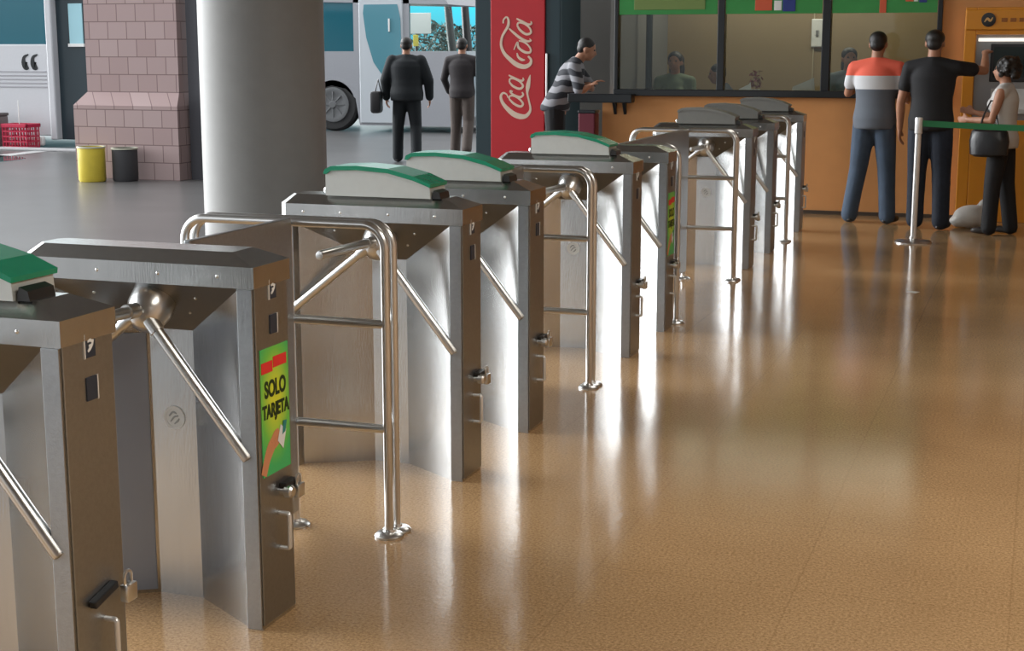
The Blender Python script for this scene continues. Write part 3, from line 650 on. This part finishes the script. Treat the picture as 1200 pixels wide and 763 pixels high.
def person(label, loc, rz, H, arms, legs, shirt, trousers, sleeve=.5, skin=SKIN, hair='short', lean=0., female=False, head_turn=0., head_nod=0., skirt=None, group=None, seated=False, vox=.010, shoe=SHOE, bare_legs=False, jacket=False, hem=.85):
    t = thing('person', label, 'person', loc, rz, group); s = H / 1.70
    piv = Vector((0, 0, .95)); Rl = Matrix.Rotation(-lean, 3, 'X')
    def T(p): p = Vector(p); return ((Rl @ (p - piv) + piv) if p.z > .95 else p) * s
    sw = .165 if female else .19; ww = .125 if female else .15; hw = .165 if female else .155
    def torso(q, inf, top=True):
        b = (.05 if jacket and inf > 0 else .012 if inf > 0 else 0.) + inf; lo = (hem if inf > 0 else .86); rg = []
        for z, rx, ry in ((lo, hw - .008, .112), (.95, hw, .115), (1.04, (hw + ww) / 2, .106), (1.13, ww - .002, .100), (1.22, (ww + sw) / 2 - .008, .107), (1.31, sw - .020, .112), (1.38, sw - .045, .095), (1.43, .085, .075), (1.45, .04, .05)):
            if z < lo: continue
            if inf > 0 and z < 1.0: rx += .014; ry += .016
            k = 1 if z < 1.4 else .4
            c = T((0, 0, z)); ex = Vector((1, 0, 0)); ey = Rl @ Vector((0, 1, 0)) if z > .95 else Vector((0, 1, 0))
            rg.append([c + (ex * math.cos(a * PI / 14) * (rx + b * k) + ey * math.sin(a * PI / 14) * (ry + b * k * .8)) * s for a in range(28)])
        q.loft(rg)
        if female: q.ball(T((-.06, .08, 1.27)), ((.06 + inf) * s,) * 3); q.ball(T((.06, .08, 1.27)), ((.06 + inf) * s,) * 3)
        limb(q, [T((-sw + .02, 0, 1.385)), T((0, -.01, 1.41)), T((sw - .02, 0, 1.385))], [(.056 + inf) * s, (.07 + inf) * s, (.056 + inf) * s])
    A = []
    for sd in (-1, 1):
        a = arms[0 if sd < 0 else 1]; A.append([T((sd * (sw + .005), 0, 1.385)), Vector(a[0]) * s, Vector(a[1]) * s])
    Lg = []
    for sd in (-1, 1):
        a = legs[0 if sd < 0 else 1]; Lg.append([Vector((sd * .085, 0, .93)) * s, Vector(a[0]) * s, Vector(a[1]) * s])
    q = MB(); torso(q, 0)
    limb(q, [T((0, -.01, 1.40)), T((0, .0, 1.47)), T((0, .012, 1.54))], [.062 * s, .054 * s, .052 * s])
    hc = T((0, .02, 1.595)); HR = Matrix.Rotation(head_turn, 3, 'Z') @ Matrix.Rotation(-lean * .6 - head_nod, 3, 'X')
    def Hh(p): return hc + HR @ (Vector(p) * s)
    q.ball(Hh((0, -.005, .022)), (.074 * s, .090 * s, .083 * s), 20, 14, HR)
    q.ball(Hh((0, .025, -.03)), (.060 * s, .066 * s, .080 * s), 18, 12, HR)
    q.ball(Hh((0, .050, -.082)), (.030 * s, .028 * s, .022 * s), 12, 8, HR)
    limb(q, [Hh((0, .085, .012)), Hh((0, .104, -.022)), Hh((0, .090, -.030))], [.008 * s, .012 * s, .012 * s])
    limb(q, [Hh((-.018, .082, -.055)), Hh((0, .088, -.054)), Hh((.018, .082, -.055))], [.006 * s, .008 * s, .006 * s])
    for sd in (-1, 1): q.ball(Hh((sd * .074, -.004, -.008)), (.011 * s, .020 * s, .032 * s), 10, 8, HR)
    for i, a in enumerate(A):
        limb(q, [a[0], (a[0] + a[1]) / 2, a[1], (a[1] * 2 + a[2]) / 3, a[2]], [.052 * s, .046 * s, .038 * s, .039 * s, .026 * s])
        d = a[2] - a[1]; sd = -1 if i == 0 else 1
        pn = arms[i][2] if len(arms[i]) > 2 else (-sd, 0, 0)
        hand(q, a[2], d, pn, sd if abs(pn[0]) > .5 else -sd, .35, s)
    for l in Lg: limb(q, [l[0], (l[0] + l[1]) / 2, l[1], (l[1] * 2 + l[2]) / 3, l[2]], [.088 * s, .076 * s, .056 * s, .054 * s, .036 * s])
    body = link('body', remeshed(q, 'body', skin, vox), t)
    for sd in (-1, 1):
        MB().ball(Hh((sd * .030, .078, .012)), .009 * s, 10, 8).build('eye', mat('dark_eye', (.05, .035, .03), .3), body)
    # shirt
    q = MB(); torso(q, .014)
    for a in A:
        if sleeve <= 1: e = a[0].lerp(a[1], max(sleeve, .05)); limb(q, [a[0], a[0].lerp(e, .5), e], [.066 * s, .064 * s, .062 * s] if sleeve > .1 else [.05 * s] * 3)
        else: e = a[1].lerp(a[2], .92); limb(q, [a[0], a[0].lerp(a[1], .5), a[1], e], [(.066 + (.022 if jacket else 0)) * s, (.062 + (.022 if jacket else 0)) * s, (.056 + (.018 if jacket else 0)) * s, (.044 + (.014 if jacket else 0)) * s])
    if jacket:
        pass
    link('shirt' if not jacket else 'jacket', remeshed(q, 'shirt', shirt, vox * 1.15, 7), t)
    # trousers
    q = MB(); q.ball(Vector((0, -.005, .93)) * s, ((hw + .004) * s, .115 * s, .12 * s), 20, 12)
    for l in Lg:
        kk = l[1]
        if bare_legs: limb(q, [l[0], l[0].lerp(kk, .8)], [.10 * s, .085 * s])
        else: limb(q, [l[0], l[0].lerp(kk, .5), kk, kk.lerp(l[2], .5), l[2] + Vector((0, 0, -.015))], [.108 * s, .098 * s, .083 * s, .077 * s, .076 * s])
    link('trousers' if not bare_legs else 'shorts', remeshed(q, 'trousers', trousers, vox * 1.15, 7), t)
    for i, l in enumerate(Lg):
        an = l[2]; q = MB(); dirv = legs[i][2] if len(legs[i]) > 2 else (0, 1, 0); dv = Vector(dirv).normalized(); MZ = Matrix.Rotation(math.atan2(-dv.x, dv.y), 3, 'Z')
        z0 = an.z - .08 * s
        q.ball(Vector((an.x, an.y, z0 + .045 * s)) - dv * .01 * s, (.042 * s, .055 * s, .045 * s), 14, 10, MZ)
        q.ball(Vector((an.x, an.y, z0 + .036 * s)) + dv * .09 * s, (.046 * s, .085 * s, .034 * s), 14, 10, MZ)
        q.ball(Vector((an.x, an.y, z0 + .018 * s)) + dv * .05 * s, (.046 * s, .125 * s, .018 * s), 14, 8, MZ)
        link('shoe', remeshed(q, 'shoe', shoe, .009, 2), t)
    # hair
    q = MB()
    if hair == 'short':
        q.ball(Hh((0, -.014, .038)), (.080 * s, .090 * s, .078 * s), 20, 12, HR); q.ball(Hh((0, -.045, -.005)), (.068 * s, .055 * s, .060 * s), 16, 10, HR)
    elif hair == 'cap':
        q.ball(Hh((0, -.008, .040)), (.083 * s, .096 * s, .075 * s), 20, 12, HR); q.ball(Hh((0, .08, .045)), (.06 * s, .06 * s, .012 * s), 14, 8, HR); q.ball(Hh((0, -.045, -.01)), (.066 * s, .052 * s, .055 * s), 16, 10, HR)
    elif hair == 'curly':
        rnd = random.Random(3)
        q.ball(Hh((0, -.035, .035)), (.11 * s, .115 * s, .105 * s), 20, 12, HR)
        for k in range(40):
            a = rnd.random() * 2 * PI; z = rnd.uniform(-.06, .10); r_ = .10 * math.sqrt(max(.1, 1 - (z / .13) ** 2)); y = -.035 + r_ * math.sin(a)
            if y > .045 and z < .06: continue
            q.ball(Hh((r_ * math.cos(a) * 1.12, y - .01, z * 1.1)), .03 * s, 8, 6)
    else:
        q.ball(Hh((0, -.014, .035)), (.084 * s, .092 * s, .082 * s), 20, 12, HR); q.ball(Hh((0, -.055, -.07)), (.078 * s, .045 * s, .13 * s), 16, 10, HR)
    nm = 'cap' if hair == 'cap' else 'hair'
    link(nm, remeshed(q, nm, HAIR, .008 if hair == 'curly' else .010, 1 if hair == 'curly' else 2), t)
    return t

def banded_shirt():
    m = bpy.data.materials.new('banded_shirt'); m.use_nodes = True; n = m.node_tree; b = n.nodes['Principled BSDF']; b.inputs['Roughness'].default_value = .8
    t = n.nodes.new('ShaderNodeTexCoord'); s = n.nodes.new('ShaderNodeSeparateXYZ'); r = n.nodes.new('ShaderNodeValToRGB'); r.color_ramp.interpolation = 'CONSTANT'
    mr_ = n.nodes.new('ShaderNodeMapRange'); mr_.inputs[1].default_value = 1.0; mr_.inputs[2].default_value = 1.5
    n.links.new(t.outputs['Object'], s.inputs[0]); n.links.new(s.outputs[2], mr_.inputs[0]); n.links.new(mr_.outputs[0], r.inputs[0]); n.links.new(r.outputs[0], b.inputs['Base Color'])
    e = r.color_ramp.elements; e[0].position = 0; e[0].color = (.10, .115, .14, 1); e[1].position = .64; e[1].color = (.75, .12, .07, 1)
    k = e.new(.40); k.color = (.55, .56, .58, 1); return m
def striped(name, c1, c2, sc, dist=2.):
    m = bpy.data.materials.new(name); m.use_nodes = True; n = m.node_tree; b = n.nodes['Principled BSDF']; b.inputs['Roughness'].default_value = .8
    t = n.nodes.new('ShaderNodeTexCoord'); wv = n.nodes.new('ShaderNodeTexWave'); wv.bands_direction = 'Z'; wv.inputs['Scale'].default_value = sc; wv.inputs['Distortion'].default_value = dist
    r = n.nodes.new('ShaderNodeValToRGB'); r.color_ramp.elements[0].color = (*c1, 1); r.color_ramp.elements[1].color = (*c2, 1); r.color_ramp.elements[0].position = .42; r.color_ramp.elements[1].position = .6
    n.links.new(t.outputs['Object'], wv.inputs[0]); n.links.new(wv.outputs[0], r.inputs[0]); n.links.new(r.outputs[0], b.inputs['Base Color']); return m
JEANS = mat('blue_jeans', (.045, .07, .11), .85, noise=.35, nscale=9)
BLKC = mat('black_cloth', (.006, .006, .008), .8, noise=.2)
WHC = mat('white_cloth', (.52, .50, .48), .8, noise=.05)
stand = [((-.10, .01, .50), (-.11, -.02, .09)), ((.10, .01, .50), (.11, -.02, .09))]
person('person standing at the ticket window in a coral, white and grey shirt and blue jeans', (-1.41, 13.78, 0), math.radians(-6), 1.70,
       [((-.27, .10, 1.16), (-.30, .34, 1.17), (0, 0, -1)), ((.27, .02, 1.12), (.24, .25, 1.10), (-1, 0, 0))],
       [((-.13, .02, .50), (-.19, -.01, .09), (-.3, 1, 0)), ((.12, .02, .50), (.15, -.01, .09), (.4, 1, 0))], banded_shirt(), JEANS, .62)
person('person in a black shirt and cap with one arm leaning on the cash machine surround', (-.905, 13.50, 0), math.radians(-4), 1.71,
       [((-.26, .0, 1.10), (-.27, .07, .86)), ((.40, .20, 1.36), (.36, .58, 1.50), (0, 1, 0))],
       [((-.10, .02, .50), (-.10, .03, .09)), ((.11, .0, .50), (.13, -.05, .09), (.3, 1, 0))], BLKC, mat('dark_jeans', (.012, .018, .032), .85, noise=.3), .55, hair='cap')
person('short person in a white sleeveless top and black trousers at the cash machine', (-.30, 13.28, 0), math.radians(78), 1.47,
       [((-.22, .06, 1.12), (-.14, .30, 1.12), (1, 0, 0)), ((.22, .08, 1.12), (.14, .32, 1.18))],
       [((-.09, .05, .50), (-.10, .06, .09)), ((.09, -.04, .50), (.10, -.10, .09))], WHC, BLKC, .05, hair='curly', female=True)
t = thing('handbag', 'black handbag hanging from the arm of the person in white', 'handbag', (-.40, 13.08, .80), math.radians(78))
q = MB(); q.loft([[(x * a, y * b_, z) for x, y in [(math.cos(k * PI / 10), math.sin(k * PI / 10)) for k in range(20)]] for z, a, b_ in ((-.13, .05, .12), (-.11, .075, .155), (0, .08, .165), (.08, .06, .15), (.10, .03, .13))]); q.smooth = True; q.build('pouch', mat('black_leather', (.01, .01, .012), .35, bump=.2, bscale=20), t)
MB().tube([(0, -.07, .09), (.03, -.04, .22), (.06, 0, .33), (.06, .02, .33), (.03, .06, .22), (0, .09, .09)], .008, 8).build('strap', MATS['black_leather'], t)
q = MB(); q.ball((0, 0, .10), (.17, .12, .105), 20, 12); q.ball((.09, .02, .17), (.06, .05, .09), 12, 8); q.ball((-.1, .0, .06), (.10, .09, .06), 12, 8)
bagm = remeshed(q, 'plastic_bag', mat('white_plastic_bag', (.70, .69, .66), .4, noise=.06, bump=.8, bscale=14), .012, 2)
o = link('plastic_bag', bagm); o.location = (-.52, 13.70, 0); tag(o, 'white plastic bag on the floor behind the feet of the person in white', 'bag')
# leaning at the left end of the counter
person('person in a dark shirt with pale stripes leaning at the left end of the counter', (-4.76, 14.86, 0), math.radians(-75), 1.74,
       [((-.22, .36, 1.12), (-.06, .34, 1.16), (0, 0, -1)), ((.30, .26, 1.10), (.30, .36, 1.16), (0, 0, -1))], stand, striped('striped_shirt', (.02, .022, .03), (.24, .24, .26), 2.6, 5.), BLKC, .9, lean=.48, hem=.9)
t = thing('box_stand', 'dark red narrow box stand against the left end of the orange counter', 'stand', (-4.23, 14.30, 0))
MB().box(-.085, .085, -.08, .08, .03, .93, .012).build('box_body', mat('dark_red_panel', (.13, .01, .025), .6), t); MB().box(-.095, .095, -.09, .09, 0, .035, .006).build('base', BLACKP, t); MB().box(-.09, .09, -.085, .085, .93, .96, .006).build('lid', BLACKP, t)
# walkers outdoors
dk = mat('dark_jacket', (.004, .007, .010), .8, noise=.2)
person('walker in all dark clothes seen from behind, carrying a bag, in front of the bus', (-8.26, 19.1, 0), math.radians(15), 1.70,
       [((-.30, .02, 1.12), (-.30, .10, .88)), ((.30, .03, 1.12), (.30, .12, .88))], [((-.13, .03, .50), (-.15, .10, .09)), ((.12, .02, .50), (.14, -.12, .12))], dk, dk, 1.5, jacket=True)
t = thing('shoulder_bag', 'dark shoulder bag at the left hip of the dark walker', 'bag', (-8.64, 18.93, .84), .2)
q = MB(); q.box(-.07, .07, -.12, .12, -.16, .14, .04); q.smooth = True; q.build('pouch', mat('dark_bag', (.02, .02, .022), .5), t); MB().tube([(0, -.08, .12), (.03, -.02, .30), (.06, .04, .12)], .01, 8).build('strap', BLACKP, t)
person('walker in a brownish top and pale brown trousers beside the drinks cooler', (-7.95, 20.4, 0), math.radians(8), 1.70,
       [((-.28, .05, 1.12), (-.24, .20, .92)), ((.26, .04, 1.12), (.22, .18, .92))], [((-.10, .04, .50), (-.12, .05, .09)), ((.10, -.02, .50), (.11, -.20, .14))], mat('brown_top', (.028, .023, .025), .8, noise=.2), mat('tan_trousers', (.085, .065, .056), .8, noise=.2), 1.5)
# behind the glass
person('clerk in a pale green top facing out behind the left ticket window', (-3.60, 15.3, -.10), PI, 1.62,
       [((-.2, .05, 1.12), (-.12, .28, 1.12)), ((.2, .05, 1.12), (.12, .28, 1.12))], stand, mat('pale_green_top', (.14, .18, .11), .8), BLKC, .6, female=True, hair='long')
person('figure with long brown hair near the left frame of the ticket window', (-3.72, 15.9, -.10), PI * .9, 1.60,
       [((-.2, .05, 1.12), (-.12, .28, 1.12)), ((.2, .05, 1.12), (.12, .28, 1.12))], stand, mat('dusty_pink_top', (.16, .10, .09), .8), BLKC, .6, female=True, hair='long')
person('clerk in dark clothes bending behind the first black window mullion', (-3.02, 15.45, -.16), PI * .55, 1.58,
       [((-.2, .15, 1.06), (-.12, .35, 1.12)), ((.2, .15, 1.06), (.12, .35, 1.12))], stand, mat('navy_top', (.012, .02, .03), .8), BLKC, 1.4, lean=.25, hair='short')
person('clerk with long hair behind the right pane, beside the coral-shirted man', (-1.84, 15.3, -.06), PI * 1.1, 1.62,
       [((-.2, .05, 1.12), (-.12, .28, 1.12)), ((.2, .05, 1.12), (.12, .28, 1.12))], stand, mat('grey_green_top', (.12, .15, .15), .8), BLKC, .6, female=True, hair='long')
# office furniture
t = thing('office_desk', 'long desk behind the ticket windows', 'desk', (-2.5, 14.9, 0))
MB().box(-1.5, 1.6, -.3, -.06, 1.02, 1.06, .006).build('desk_top', mat('dark_desk', (.06, .05, .04), .5), t)
for x in (-1.4, 0, 1.5): MB().box(x - .03, x + .03, -.25, -.08, 0, 1.02).build('desk_leg', MATS['dark_desk'], t)
t = thing('wall_plate', 'white switch plate on the office wall behind the middle window', 'switch', (-2.34, 16.6, 1.72))
MB().box(-.065, .065, -.03, 0, -.15, .15, .01).build('plate', WHITEP, t); MB().box(-.015, .015, -.042, -.03, -.03, .03, .003).build('toggle', mat('grey_toggle', (.2, .2, .2), .5), t)
def paper(x, y, z, w_, h_, lb, a):
    q = MB()
    for k in range(6): q.prism([(-w_ / 2 + k * .004, 0 + k * .01, 0), (w_ / 2 - k * .006, k * .01, 0), (w_ / 2 - .02 - k * .004, k * .01, h_ - k * .01), (w_ / 4, k * .01, h_ - .02), (-w_ / 2 + .02, k * .01, h_ * .6)], (0, .004, 0))
    o = q.build('paper_stack', mat('paper_white', (.62, .63, .60), .7)); o.location = (x, y, z); o.rotation_euler = (0, 0, a); tag(o, lb, 'papers')
paper(-2.20, 14.75, 1.06, .24, .22, 'white papers propped behind the middle pane, by the second mullion', .1)
paper(-2.78, 14.80, 1.06, .16, .17, 'white papers behind the middle pane, by the first mullion', -.2)
t = thing('plant_pot', 'dark red leafy ornament behind the middle window', 'ornament', (-2.70, 14.92, 1.06))
MB().lathe([(.035, 0), (.05, .09), (.052, .1), (.04, .1), (.03, .03)], seg=18).build('pot', WHITEP, t)
q = MB(); rnd = random.Random(5)
for k in range(60):
    a = rnd.random() * 2 * PI; c0 = Vector((.07 * math.cos(a) * rnd.random(), .05 * math.sin(a), .12 + rnd.random() * .16)); u = Vector((rnd.uniform(-1, 1), rnd.uniform(-1, 1), rnd.uniform(0, 1))).normalized() * .03; v = Vector((rnd.uniform(-1, 1), rnd.uniform(-1, 1), rnd.uniform(-1, 1))).normalized() * .012
    q.bm.faces.new([q.bm.verts.new(c0 + s2) for s2 in (-u, v, u, -v)])
q.build('leaves', mat('dark_red_leaf', (.16, .02, .015), .5), t)
o = MB().tube([(0, 0, 0), (0, 0, 2.98)], .035, 16).build('office_pole', mat('dark_pole', (.03, .045, .045), .25, .5)); o.location = (-3.88, 15.3, 0); tag(o, 'dark shiny upright pole behind the left ticket window', 'pole')
o = MB().box(-.02, .02, -.004, .004, 0, .0015).build('paper_scrap', WHITEP); o.location = (-.72, 9.9, 0); o.scale = (1.6, 8, 1); o.rotation_euler = (0, 0, 1.2); tag(o, 'small pale paper scrap lying on the tan floor right of the row', 'scrap')
